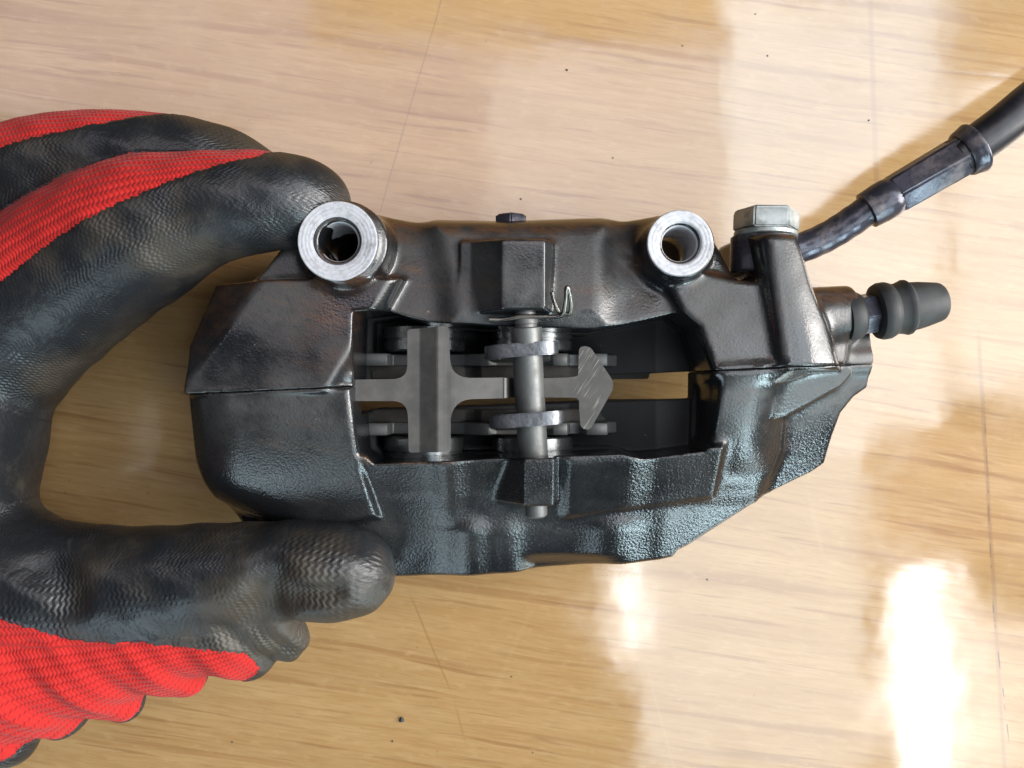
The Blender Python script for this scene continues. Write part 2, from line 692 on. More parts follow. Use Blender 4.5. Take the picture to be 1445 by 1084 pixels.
def mat_coating():
    """black nitrile dipped over knit: wavy ribs telling through, greasy sheen, ochre dust"""
    t = NT("black_nitrile_coating")
    v = t.obj()
    u, w, thumb = knit_coords(t)   # mm along the finger, mm round it
    wob = t.noise(v, 60, 3, 0.6)
    zig = t.math('SINE', t.math('MULTIPLY', w, 2 * math.pi / 2.5))
    ph = t.math('ADD', t.math('MULTIPLY', u, 2 * math.pi / 1.9), t.math('ADD', t.math('MULTIPLY', zig, 1.0), t.math('MULTIPLY', wob, 9.0)))
    rib = t.math('SINE', ph)
    # the fingers show the loops as rows of small beads along their length
    rw = t.math('MULTIPLY_ADD', w, 2 * math.pi / 1.9, t.math('MULTIPLY', wob, 7.0))
    bead = t.math('MULTIPLY', t.math('SINE', rw), t.math('SINE', t.math('ADD', t.math('MULTIPLY', u, 2 * math.pi / 1.6), t.math('MULTIPLY', t.math('SINE', t.math('MULTIPLY', rw, 0.5)), 1.5))))
    rib = t.mixf(thumb, t.math('MULTIPLY', bead, 0.8), rib)
    mask = t.math('MULTIPLY_ADD', t.step(t.noise(v, 42, 4, 0.6), 0.42, 0.62), 0.85, 0.12)
    big = t.noise(v, 22, 5, 0.6)
    worn = t.noise(v, 70, 6, 0.7, dist=0.5)
    c = t.mix(t.step(big, 0.42, 0.66), (0.009, 0.010, 0.012), (0.036, 0.028, 0.019))
    c = t.mix(t.math('MULTIPLY', t.step(worn, 0.55, 0.75), 0.40), c, (0.055, 0.050, 0.040))
    r = t.mixf(t.step(big, 0.35, 0.7), 0.34, 0.54)
    wr = t.noise(v, 95, 5, 0.6, dist=1.2)
    h = t.math('ADD', t.math('MULTIPLY_ADD', wr, 1.7, t.math('MULTIPLY', t.math('MULTIPLY', rib, mask), 0.42)), t.math('ADD', t.math('MULTIPLY', t.noise(v, 500, 3), 0.5), t.math('MULTIPLY', worn, 1.2)))
    return t.base(Base_Color=c, Roughness=r, Normal=t.bump(h, 0.45, 0.0006), Specular_IOR_Level=0.5)


def mat_knit():
    """red nylon knit: courses of V-shaped loops"""
    t = NT("red_knit_fabric")
    v = t.obj()
    u, w, thumb = knit_coords(t)
    wob = t.noise(v, 45, 3, 0.6)
    row = t.math('MULTIPLY_ADD', w, 2 * math.pi / 2.3, t.math('MULTIPLY', wob, 6.0))
    a = t.math('ABSOLUTE', t.math('SINE', t.math('MULTIPLY', row, 0.5)))
    lp = t.math('SINE', t.math('ADD', t.math('MULTIPLY', u, 2 * math.pi / 1.35), t.math('MULTIPLY', t.math('SINE', row), 1.6)))
    h = t.math('ADD', t.math('MULTIPLY', a, 1.1), t.math('MULTIPLY', lp, 0.22))
    gap = t.math('MULTIPLY', t.step(t.math('SUBTRACT', 1.0, a), 0.40, 0.85), t.step(lp, -0.1, 0.8))
    c = t.mix(t.noise(v, 120, 4), (0.35, 0.011, 0.010), (0.43, 0.017, 0.013))
    c = t.mix(t.math('MULTIPLY', gap, 0.75), c, (0.16, 0.004, 0.008))
    m = t.base(Base_Color=c, Roughness=0.85, Normal=t.bump(h, 0.6, 0.0006), Specular_IOR_Level=0.25)
    t.b.inputs["Sheen Weight"].default_value = 0.06
    t.b.inputs["Sheen Roughness"].default_value = 0.4
    return m


def mat_table():
    """lacquered oak-print tabletop"""
    t = NT("lacquered_oak_tabletop")
    v = t.obj()
    warp = t.vmath('SCALE', t.vmath('SUBTRACT', t.noise(t.mapping(v, scale=(5, 14, 1)), 1.0, 3, 0.5, out=1), (0.5, 0.5, 0.5)))
    warp.node.inputs[3].default_value = 0.010
    vv = t.vmath('ADD', v, warp)
    g = t.mapping(vv, rot=(0, 0, math.radians(8.5)))
    broad = t.noise(t.mapping(g, scale=(7, 75, 1)), 1.0, 4, 0.55)
    fib = t.noise(t.mapping(g, scale=(28, 520, 1)), 1.0, 5, 0.6)
    pore = t.noise(t.mapping(g, scale=(13, 340, 1), loc=(3.1, 7.7, 0)), 1.0, 3, 0.55, dist=0.25)
    line = t.noise(t.mapping(g, scale=(4.5, 170, 1), loc=(1.3, 2.9, 0)), 1.0, 3, 0.5, dist=0.4)
    c = t.ramp(broad, [(0.25, (0.290, 0.174, 0.073)), (0.50, (0.324, 0.202, 0.089)), (0.75, (0.368, 0.235, 0.108))])
    c = t.mix(t.math('MULTIPLY', t.step(fib, 0.38, 0.70), 0.55), c, (0.275, 0.150, 0.054))
    c = t.mix(t.math('MULTIPLY', t.step(line, 0.55, 0.66), 0.55), c, (0.215, 0.108, 0.042))
    c = t.mix(t.math('MULTIPLY', t.step(pore, 0.58, 0.68), 0.55), c, (0.185, 0.090, 0.036))
    fine = t.noise(t.mapping(g, scale=(90, 1300, 1), loc=(5, 1, 0)), 1.0, 3, 0.6)
    c = t.mix(t.math('MULTIPLY', t.step(fine, 0.46, 0.70), 0.42), c, (0.225, 0.130, 0.055))
    mot = t.noise(t.mapping(g, scale=(120, 300, 1), loc=(2, 9, 0)), 1.0, 4, 0.65)
    c = t.mix(t.math('MULTIPLY', t.step(mot, 0.52, 0.74), 0.28), c, (0.42, 0.295, 0.150))
    sep = t.n("ShaderNodeSeparateXYZ")
    t.set(sep.inputs[0], v)
    jit = t.math('MULTIPLY', t.math('SUBTRACT', t.noise(v, 30, 3), 0.5), 0.0012)
    brk = t.noise(v, 140, 3, 0.6)

    def seg(a, b, wid, col, amt, broken=False):
        nonlocal c
        A, B = P2(*a, 0), P2(*b, 0)
        A = (A[0] * MM, A[1] * MM); B = (B[0] * MM, B[1] * MM)
        L = math.hypot(B[0] - A[0], B[1] - A[1])
        dx, dy = (B[0] - A[0]) / L, (B[1] - A[1]) / L
        X = t.math('SUBTRACT', sep.outputs[0], A[0])
        Y = t.math('SUBTRACT', sep.outputs[1], A[1])
        al = t.math('ADD', t.math('MULTIPLY', X, dx), t.math('MULTIPLY', Y, dy))
        ac = t.math('ADD', t.math('SUBTRACT', t.math('MULTIPLY', X, -dy), t.math('MULTIPLY', Y, -dx)), jit)
        f = t.math('MULTIPLY', t.step(t.math('ABSOLUTE', ac), wid, wid * 0.35), t.math('MULTIPLY', t.step(al, 0, 0.01), t.step(al, L, L - 0.01)))
        f = t.math('MULTIPLY', f, amt)
        if broken:
            f = t.math('MULTIPLY', f, t.step(brk, 0.45, 0.6))
        c = t.mix(f, c, col)
    seg((1222, -150), (1238, 280), 0.0016, (0.20, 0.11, 0.055), 0.40)
    seg((640, -60), (530, 320), 0.00045, (0.13, 0.065, 0.035), 0.40)
    seg((1388, 540), (1400, 840), 0.0004, (0.05, 0.03, 0.03), 0.85, True)
    seg((1380, 460), (1420, 1130), 0.0012, (0.20, 0.115, 0.06), 0.55)
    seg((1398, 830), (1425, 1060), 0.0004, (0.05, 0.03, 0.03), 0.8, True)
    seg((1290, 1020), (1310, 1052), 0.0004, (0.08, 0.05, 0.04), 0.8, True)
    seg((575, 830), (640, 985), 0.0006, (0.22, 0.115, 0.045), 0.55)
    seg((640, 985), (660, 1060), 0.0006, (0.22, 0.115, 0.045), 0.4)
    seg((1140, 690), (1165, 800), 0.0014, (0.50, 0.39, 0.27), 0.06)
    seg((910, 930), (960, 1120), 0.0009, (0.50, 0.37, 0.22), 0.06)
    seg((760, 840), (690, 990), 0.0016, (0.46, 0.33, 0.17), 0.06)
    blot = t.math('MULTIPLY', t.step(t.noise(v, 210, 2, 0.5), 0.735, 0.78), 0.5)
    c = t.mix(blot, c, (0.18, 0.09, 0.05))
    h = t.math('ADD', t.math('MULTIPLY', fib, 0.5), t.math('MULTIPLY', pore, -0.8))
    smear = t.noise(v, 26, 5, 0.65)
    r = t.mixf(t.step(smear, 0.3, 0.75), 0.07, 0.17)
    waves = t.noise(v, 38, 2, 0.4)
    nb = t.bump(waves, 0.20, 0.001)
    nb2 = t.bump(h, 0.05, 0.0003, nb)
    return t.base(Base_Color=c, Roughness=r, Normal=nb2, IOR=1.88)


M_paint = mat_paint()
M_alu = mat_turned()
M_spring = mat_spring()
M_pin = mat_metal("dull_grey_pin_steel", (0.115, 0.118, 0.116), 0.45, 0.25, 700, 0.55, 0.5, (0.07, 0.065, 0.06))
M_plate = mat_metal("dusty_backing_steel", (0.085, 0.088, 0.088), 0.5, 0.3, 500, 0.45, 0.5, (0.06, 0.055, 0.05))
M_eye = mat_metal("rubbed_plate_steel", (0.125, 0.13, 0.14), 0.34, 0.9, 330, 0.8, 1.0, (0.045, 0.045, 0.055))
M_fric = mat_metal("friction_compound", (0.035, 0.032, 0.03), 0.85, 0.9, 1100, 0.0, 0.3)
M_piston = mat_metal("piston_steel", (0.16, 0.17, 0.175), 0.3, 0.1, 500, 0.9, 0.45)
M_wire = mat_metal("bright_wire", (0.25, 0.235, 0.21), 0.28, 0.1, 900, 1.0, 0.25, (0.15, 0.10, 0.06))
M_zinc = mat_metal("zinc_plated_bolt", (0.36, 0.39, 0.385), 0.45, 0.35, 420, 0.7, 0.7, (0.09, 0.095, 0.09))
M_fit = mat_metal("black_chrome_fitting", (0.045, 0.045, 0.06), 0.30, 0.3, 420, 0.45, 0.5, (0.20, 0.17, 0.16))
M_hose = mat_rubber("hose_rubber", (0.010, 0.010, 0.013), 0.32)
M_cap = mat_rubber("dust_cap_rubber", (0.010, 0.011, 0.0115), 0.58)
M_coat = mat_coating()
M_knit = mat_knit()
M_table = mat_table()
M_crumb = mat_rubber("crumb_grit", (0.020, 0.022, 0.020), 0.7)

# ------------------------------------------------------------------ the tabletop
V, F = prism_pts([np.array(p) for p in ((-900, -520, 0), (900, -520, 0), (900, 620, 0), (-900, 620, 0))], -28, 0)
table = solid("tabletop", (V, F), None, M_table, smooth=False, bevel=1.5)
table['kind'] = 'structure'
table['label'] = 'glossy lacquered oak-grain tabletop under the brake caliper'

# ------------------------------------------------------------------ the brake caliper
cal = thing("brake_caliper", "black metal brake caliper with two silver mounting holes, lying on the oak-grain table", "brake caliper")

hq = 0.6
B = Field((-110, -78, 0), (126, 62, 86), hq)

# --- mounting-side half
block(B, [(425, 330), (470, 292), (530, 298), (600, 312), (700, 318), (880, 308), (940, 298), (1000, 320), (1035, 395), (1045, 530), (300, 545), (365, 392)], 62, 0,
      smin(6, plane3((500, 300, 61), (940, 300, 61), (720, 450, 69)), plane3((500, 300, 55), (940, 300, 55), (720, 345, 68))), r=3, draft=0.02)
# raised hump in the middle of the web
block(B, [(618, 322), (850, 320), (850, 455), (640, 455)], 66, 20, plane3((620, 325, 66), (860, 325, 66), (720, 450, 72)), r=3, draft=0.25, k=9)
# left shoulder
block(B, [(372, 394), (566, 392), (542, 441), (502, 444), (502, 555), (276, 557, 64), (278, 525, 62), (277, 490, 60), (303, 404, 60)], 74, 0,
      smin(1.5, plane3((375, 395, 73), (500, 395, 75.5), (400, 545, 77)), plane3((374, 395, 74), (274, 528, 74.5), (290, 446, 63)), plane3((372, 393, 73), (560, 391, 74), (450, 384, 66)),
           plane3((566, 392, 73.5), (540, 442, 73.5), (610, 440, 60))), r=1.2, draft=0.05, k=2.5)
# flat by the left mounting hole
block(B, [(362, 392), (420, 318), (470, 300), (480, 392)], 70, 10, plane3((370, 392, 69), (430, 320, 68), (480, 392, 70)), r=1.5, draft=0.1, k=1.5)
# mounting bosses
lb = P3(476, 340, 80); rb = P3(960, 343, 80)
cone(B, [lb[0], lb[1], 0], [lb[0] + 0.5, lb[1], 79.5], 16.5, 13.0, k=5)
cone(B, [P2(486, 344, 77)[0], lb[1] - 0.5, 40], [P2(490, 343, 77)[0], lb[1] - 0.5, 78.6], 15, 13.4, k=2)
cone(B, [rb[0] + 0.6, rb[1] - 0.6, 0], [rb[0] + 0.5, rb[1] - 0.3, 79.4], 15.0, 11.0, k=5)
# right shoulder with its curved edge running up to the right boss
block(B, [(862, 344), (905, 352), (950, 372), (1040, 394), (1110, 400), (1222, 470), (1205, 530), (1004, 530), (986, 462), (962, 440), (945, 405), (905, 372)], 72, 0,
      smin(2, plane3((900, 395, 71.5), (1150, 395, 72), (1010, 524, 76)), plane3((1110, 400, 72.5), (1110, 520, 75), (1215, 470, 58)), plane3((1110, 396, 72), (960, 384, 72.5), (1110, 386, 62))), r=2, draft=0.06, k=3)
# hose pillar
block(B, [(1064, 326), (1129, 327), (1139, 350), (1152, 400), (1178, 455), (1196, 522), (1092, 525), (1088, 470), (1078, 400)], 77, 20,
      smin(7, plane3((1070, 330, 76), (1130, 330, 76), (1130, 520, 79)), plane3((1085, 330, 78), (1108, 520, 81), (1050, 420, 66)), plane3((1122, 330, 78), (1172, 520, 79), (1200, 420, 62))), r=3.0, draft=0.04, k=3)
# bleed boss and lug
block(B, [(1130, 415), (1196, 408), (1236, 470), (1238, 520), (1120, 524)], 56, 0, plane3((1140, 420, 58), (1236, 470, 55), (1130, 520, 62)), r=2.5, k=3)
cone(B, P3(1135, 452, 58), P3(1202, 440, 58), 11.5, 9.2, k=3)
# boss for the pad pin
xl, xm, xr, xe = P2(648, 390, 70)[0], P2(709, 390, 80)[0], P2(769, 390, 80)[0], P2(783, 390, 70)[0]
pts_b = np.array([(xl, 55), (xl + 0.3, 70.5), (xl + 4, 71.5), (xm, 80), (xr, 80), (xe - 0.5, 70), (xe + 1, 55)])
ya, yb = P2(0, 338, 78)[1], P2(0, 437, 80)[1]


def pin_boss(X, Y, Z):
    q = poly2(pts_b, X, Z)
    e = np.maximum(Y - ya - (79.5 - Z) * 0.10, yb - Y - (79.5 - Z) * 0.06)
    return rnd(q, e, 1.2)


B.add(pin_boss, (xl - 2, yb - 3, 50), (xe + 3, ya + 4, 82), k=1.6)

# --- outer half
LT = plane3((262, 556, 76.5), (495, 546, 76.5), (440, 660, 73))
block(B, [(257, 554, 64), (500, 545), (508, 645), (524, 738), (470, 746, 62), (380, 744, 60), (330, 730, 58), (296, 706, 58), (275, 650, 58), (258, 590, 60)], 70, 0,
      smin(9, LT, plane3((500, 640, 75), (380, 640, 75), (440, 742, 57)), plane3((292, 560, 76), (312, 690, 71), (262, 600, 58)), plane3((330, 690, 71), (420, 745, 56), (290, 700, 54))), r=2.2, draft=0.03, k=1.5)
# foot of that shoulder
block(B, [(300, 690), (520, 730), (560, 790), (420, 780), (340, 752)], 50, 0, plane3((300, 690, 48), (520, 740, 50), (420, 780, 44)), r=3, draft=0.05, k=3)
# bridge wall over the pads: a sloping face with soft upright ribs
def gx(px, z, wid, amp):
    x0 = P2(px, 0, z)[0]
    return lambda X: amp * np.exp(-((X - x0) / wid) ** 2)


def ramp_(v, a, b):
    t = np.clip((v - a) / (b - a), 0, 1)
    return t * t * (3 - 2 * t)


WALL0 = plane3((560, 652, 70.5), (960, 640, 70.5), (760, 712, 57.5))
r1 = gx(633, 64, 5.5, 2.4)
xa1, xa2, xa3, xa4 = (P2(p, 0, 64)[0] for p in (786, 806, 880, 930))


def WALL(X, Y):
    return WALL0(X, Y) + r1(X) + 2.4 * ramp_(X, xa1, xa2) * (1 - ramp_(X, xa3, xa4)) - 0.8


block(B, [(500, 640), (880, 632), (1012, 628), (1012, 705), (760, 740), (515, 745)], 62, 0, smin(1.2, WALL, lambda X, Y: 71.0 + 0 * X + 0 * Y), r=1.2, k=1.5)
# lower housing with its piston bulges
HOUS0 = plane3((560, 716, 57), (960, 700, 57), (760, 806, 42))
h1_, h2_, h3_, h4_ = gx(664, 48, 8.5, 3.6), gx(716, 48, 5.5, 1.6), gx(868, 48, 9.5, 3.4), gx(942, 46, 4.5, 1.8)
yh0, yh1 = P2(0, 712, 57)[1], P2(0, 752, 50)[1]
yf0, yf1 = P2(0, 776, 45)[1], P2(0, 800, 42)[1]
xf1, xf2, xf3, xf4 = (P2(p, 0, 44)[0] for p in (728, 760, 848, 890))


def HOUS(X, Y):
    t = 1 - ramp_(Y, yh1, yh0)
    z = HOUS0(X, Y) + (h1_(X) + h2_(X) + h3_(X) + h4_(X)) * t + 1.2 * t
    return z - 5.0 * (1 - ramp_(Y, yf1, yf0)) * ramp_(X, xf1, xf2) * (1 - ramp_(X, xf3, xf4))


block(B, [(430, 700), (560, 690), (1000, 670), (1060, 672), (1062, 706), (1030, 728), (972, 768), (956, 776), (950, 787), (930, 792), (750, 808), (560, 816), (430, 807)], 42, 0,
      smin(3.0, HOUS, plane3((940, 700, 58), (1090, 697, 48), (955, 780, 44))), r=2.2, k=3)
# straight foot line
def foot(X, Y, Z):
    d = None
    for a_, b_ in (((430, 820, 40), (750, 809, 40)), ((750, 809, 40), (950, 789, 40))):
        a, b = np.array(P2(*a_)), np.array(P2(*b_))
        e = (b - a) / np.linalg.norm(b - a)
        q = -((X - a[0]) * -e[1] + (Y - a[1]) * e[0])
        d = q if d is None else np.maximum(d, q)
    return -np.maximum(d, Z * 0 + d)
B.cut(foot, (-80, -78, 0), (66, -55, 70), k=2.5)
# right shoulder, outer half
block(B, [(1004, 523), (1100, 519), (1130, 518), (1112, 590), (1116, 640), (1092, 712), (1000, 716)], 64, 0,
      smin(4, plane3((1004, 523, 75.5), (1130, 516, 76.5), (1040, 560, 75)), plane3((1004, 560, 74.6), (1050, 560, 75.6), (1010, 690, 57)), plane3((1052, 560, 75.8), (1056, 690, 58.8), (1100, 560, 72.4)), plane3((1078, 560, 74), (1066, 690, 55), (1118, 640, 50)), plane3((1004, 668, 60), (1085, 656, 59), (1045, 702, 46))), r=1.5, draft=0.03, k=5)
# web triangle below the parting line
block(B, [(1090, 519), (1200, 514), (1203, 528), (1190, 545), (1112, 588), (1088, 590)], 68, 0,
      smin(2, plane3((1100, 520, 73), (1195, 516, 70), (1120, 575, 67)), lambda X, Y: 73 + 0 * X + 0 * Y), r=1.2, draft=0.05, k=1.5)
block(B, [(1000, 524), (1239, 500), (1238, 522), (1226, 541), (1200, 560), (1184, 582), (1176, 615), (1169, 655), (1150, 668), (1090, 697), (1000, 700)], 49, 0,
      plane3((1238, 515, 55), (1090, 695, 46), (1100, 560, 58)), r=1.2, k=5)
# floor under the pads
block(B, [(500, 540), (1012, 528), (1012, 650), (500, 655)], 60, 0, 46, r=1, k=1)
# pin boss, outer
xl, xm, xr, xe = P2(688, 675, 64)[0], P2(738, 675, 72)[0], P2(782, 675, 72)[0], P2(788, 675, 62)[0]
pts_c = np.array([(xl - 1, 40), (xl, 62), (xm - 1.0, 74.5), (xm + 0.4, 76.5), (xr, 76.5), (xe, 62), (xe + 1, 40)])
ya2, yb2 = P2(0, 641, 72)[1], P2(0, 711, 64)[1]


def pin_boss2(X, Y, Z):
    sl = 0.33
    zz = Z + (ya2 - Y) * sl
    q = poly2(pts_c, X, zz)
    return rnd(q, np.maximum(Y - ya2, yb2 - Y), 1.1)


B.add(pin_boss2, (xl - 2, yb2 - 2, 40), (xe + 2, ya2 + 2, 76), k=1.2)

# the hose end is held clear of the table
block(B, [(800, 200), (1500, 200), (1500, 900), (800, 900)], 20, -20, lambda X, Y: np.clip((X - 42) * 1.8, 0, 37) + 0 * Y, r=1, cut=True, k=1.5)

# --- openings
WIN = [(501, 442), (546, 438), (600, 453), (690, 459), (840, 464), (905, 452), (958, 440), (984, 462), (1004, 522), (1001, 638), (912, 650), (880, 641), (700, 649), (524, 657), (508, 640), (498, 545)]
win_pts = np.array([P2(p[0], p[1], 74) for p in WIN])


def window_cut(X, Y, Z):
    floor = np.clip(31 + (X - 22) * 0.42, 31, 44)
    return np.maximum(poly2(win_pts, X, Y), (floor - Z) * 0.92).astype(np.float32)


B.cut(window_cut, (win_pts[:, 0].min(), win_pts[:, 1].min(), 28), (win_pts[:, 0].max(), win_pts[:, 1].max(), 95), k=0.9)
wb = np.array([P2(506, 449, 60), P2(985, 455, 60), P2(985, 655, 60), P2(512, 660, 60)])
xs0, xs1 = -120.0, 66.0
# disc slot right through to the table and out at both ends below
ang = math.atan2(8.9, 209)


def slot(X, Y, Z):
    y = Y - math.tan(ang) * X + 3.2
    return np.maximum(np.maximum(np.abs(y) - 4.9, X - xs1), np.maximum(Z - 60, -X - 130))


B.cut(slot, (-130, -30, -5), (xs1, 30, 60), k=0.6)
# clear the slot out at the left so the disc could leave


def slot_left(X, Y, Z):
    y = Y - math.tan(ang) * X + 3.2
    return np.maximum(np.maximum(np.abs(y) - 5.4, X + 45), Z - 38)


B.cut(slot_left, (-130, -30, -5), (-45, 30, 38), k=0.6)
cone(B, [lb[0] - 2, lb[1] + 3, -5], [lb[0] - 2, lb[1] + 3, 26], 17, 15, k=2, cut=True)
cone(B, [lb[0] + 0.4, lb[1], -5], [lb[0] + 0.4, lb[1], 90], 6.6, 6.6, k=0.2, cut=True)
cone(B, [rb[0], rb[1], -5], [rb[0], rb[1], 90], 6.0, 6.0, k=0.2, cut=True)
# holes for the pad pin
pinA, pinB = P3(740, 422, 72.0), P3(757, 728, 63.0)

# slight casting unevenness
rng = np.random.default_rng(4)
for _ in range(14):
    kx, ky, kz = rng.normal(0, 0.28, 3)
    ph = rng.uniform(0, 6.28)
    B.D += (0.014 * np.sin(kx * B.ax[0][:, None, None] + ky * B.ax[1][None, :, None] + kz * B.ax[2][None, None, :] + ph)).astype(np.float32)

# parting plane between the halves
q1 = np.array(P2(265, 556, 76)); q2 = np.array(P2(1200, 514.5, 74))
dn = (q2 - q1) / np.linalg.norm(q2 - q1)
nrm = np.array([-dn[1], dn[0]])
part = ((B.ax[0][:, None, None] - q1[0]) * nrm[0] + (B.ax[1][None, :, None] - q1[1]) * nrm[1]).astype(np.float32)
for sgn, lab in ((1, None), (-1, None)):
    D = np.maximum(B.D, -sgn * part + 0.03)
    # small chamfer at the joint
    ch = (np.maximum(B.D + 0.75, 0) * 0 + B.D - sgn * part + 0.32) * 0.7071
    D = np.maximum(D, ch)
    Vb, Fb, Nb = nets(D, B.lo, hq)
    me = mesh_np("caliper_half", Vb, Fb)
    lipm = np.zeros(len(Vb))
    if sgn < 0:
        # bare rusty patch on the lip of the opening
        xx0, xx1 = P2(505, 0, 70)[0], P2(650, 0, 70)[0]
        ylip = P2(0, 657, 70)[1]
        lipm = np.clip((Vb[:, 1] - ylip) / 0.8, 0, 1) * np.clip((Vb[:, 2] - 67) / 1.5, 0, 1) * np.clip((Vb[:, 0] - xx0) / 3, 0, 1) * np.clip((xx1 - Vb[:, 0]) / 6, 0, 1)
        lipm *= (Vb[:, 1] < ylip + 4)
        at = me.attributes.new('reflection_and_rust', 'FLOAT', 'POINT')
        if len(me.vertices) == len(lipm):
            at.data.foreach_set('value', lipm.astype(np.float32))
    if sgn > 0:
        # orange table reflection painted on the far edges, plus a brown smear
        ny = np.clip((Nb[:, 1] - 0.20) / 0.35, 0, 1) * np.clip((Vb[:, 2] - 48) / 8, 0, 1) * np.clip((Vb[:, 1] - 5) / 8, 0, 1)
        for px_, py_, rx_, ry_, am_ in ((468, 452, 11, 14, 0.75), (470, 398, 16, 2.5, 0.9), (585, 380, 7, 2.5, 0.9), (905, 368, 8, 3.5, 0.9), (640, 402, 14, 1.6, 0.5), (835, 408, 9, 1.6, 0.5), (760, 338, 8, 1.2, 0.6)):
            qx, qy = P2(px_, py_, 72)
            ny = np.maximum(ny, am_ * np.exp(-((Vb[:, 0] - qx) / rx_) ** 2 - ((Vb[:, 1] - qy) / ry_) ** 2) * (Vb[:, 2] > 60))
        at = me.attributes.new("reflection_and_rust", 'FLOAT', 'POINT')
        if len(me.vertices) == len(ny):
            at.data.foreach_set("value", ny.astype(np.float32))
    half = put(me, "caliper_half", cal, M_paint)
    half['label'] = "mounting-side half of the caliper casting with the two bolt ears" if sgn > 0 else "outer half of the caliper casting with the bulging piston housings"
del B, D, part


# --- bright faced ends of the bolt ears
def ear(pt, ro, ch, ri, dx):
    prof = [(-21, ri), (-21, ri + 0.9), (-3.0, ri + 0.9), (-2.4, ro - 0.4), (-1.9, ro - 0.3), (-0.45, ro), (0.0, ro - 0.25), (0.0, ch + 0.5), (-0.15, ch), (-0.9, ch - 0.6),
            (-1.0, ri + 0.9), (-2.2, ri), (-12, ri)]
    VF = lathe(np.zeros(3), (0, 0, 1), prof, n=96, closed_loop=True)
    me = mesh_np("mounting_boss", *VF)
    o = put(me, "mounting_boss", cal, M_alu)
    bm = bmesh.new(); bm.from_mesh(me); bmesh.ops.recalc_face_normals(bm, faces=bm.faces); bm.to_mesh(me); bm.free()
    me.set_sharp_from_angle(angle=math.radians(28))
    o.location = (pt[0] * MM, pt[1] * MM, pt[2] * MM)
    return o


ear(lb, 12.9, 7.9, 6.3, 0)
ear(rb, 10.7, 7.0, 5.6, 0)

# --- pad pin, with its grooved head end
d_pin = (pinB - pinA); Lp = np.linalg.norm(d_pin)
pin_prof = [(0, 3.6), (0.3, 3.9), (5.0, 3.9), (5.2, 3.4), (5.9, 3.4), (6.1, 4.2), (8.0, 4.2), (8.2, 3.8), (9.2, 3.8), (9.5, 5.3), (16, 5.3), (16.3, 5.05), (Lp - 20, 5.05), (Lp - 19, 4.9),
            (Lp - 6, 4.7), (Lp - 5.5, 3.9), (Lp - 0.6, 3.8), (Lp, 3.3)]
VF = lathe(pinA, d_pin, pin_prof, n=40)
solid("pad_pin", VF, cal, M_pin, angle=30)

# --- wire clip through the pin head
w = [P3(690, 451, 74), P3(712, 451, 74), P3(735, 447, 75), P3(762, 447, 75.5), P3(786, 447, 76), P3(795, 442, 77), P3(798, 425, 79.5), P3(799, 409, 81), P3(801, 406, 81.2),
     P3(804, 414, 80), P3(806, 432, 77), P3(803, 443, 75), P3(790, 441, 75), P3(783, 428, 76), P3(779, 412, 77)]
VF = tube(spline(w, 6), 0.75, 10)
solid("pin_clip", VF, cal, M_wire)

# --- plug of the pin seen behind the web
VF = lathe(P3(721, 325, 52), P3(721, 305, 52) - P3(721, 325, 52), [(0, 6.2), (4.4, 6.2), (5.2, 5.6), (5.4, 4.5)], n=6, phase=math.pi / 6)
solid("pin_plug", VF, cal, M_fit, bevel=0.5)

# --- pad spring: cross-shaped sheet that dips under the pin and ends in an arrow
ZS = 69.5


def spx(px, py, z=None):
    return P3(px, py, ZS if z is None else z)


def rounded(pts, n=5):
    """pts: (px,py,r) picture points -> rounded polygon of picture points"""
    out = []
    m = len(pts)
    for i in range(m):
        p = np.array(pts[i][:2], float); r = pts[i][2]
        a = np.array(pts[i - 1][:2], float); b = np.array(pts[(i + 1) % m][:2], float)
        if r <= 0:
            out.append(tuple(p)); continue
        da = (a - p) / np.linalg.norm(a - p); db = (b - p) / np.linalg.norm(b - p)
        s_ = p + da * r; e_ = p + db * r
        for k in range(n + 1):
            t = k / n
            q = (1 - t) ** 2 * s_ + 2 * t * (1 - t) * p + t * t * e_
            out.append(tuple(q))
    return out


cross = rounded([(494, 536, 0), (556, 535, 0), (574, 532, 14), (575, 514, 0), (575, 465, 5), (634, 461, 5), (636, 506, 0), (638, 532, 24), (664, 533.5, 0), (713, 533, 0),
                 (713, 562, 0), (668, 563, 0), (641, 564, 26), (637, 590, 0), (637, 636, 5), (577, 639, 5), (576, 590, 0), (574, 567, 18), (554, 566, 0), (494, 566, 0)], 6)
arrow = rounded([(766, 534, 0), (800, 533, 0), (816, 531, 5), (816, 512, 0), (817, 489, 7), (832, 489, 7), (868, 543, 14), (832, 607, 6.5), (819, 604, 6.5), (817, 575, 0), (817, 562, 6), (800, 561, 0), (766, 561, 0)], 6)


def sheet(poly, th):
    """thin plate, kept as a fine grid of triangles so that it can be pressed to shape"""
    bm = bmesh.new()
    vs_ = [bm.verts.new(tuple(spx(*p) * MM)) for p in poly]
    f = bm.faces.new(vs_)
    return bm


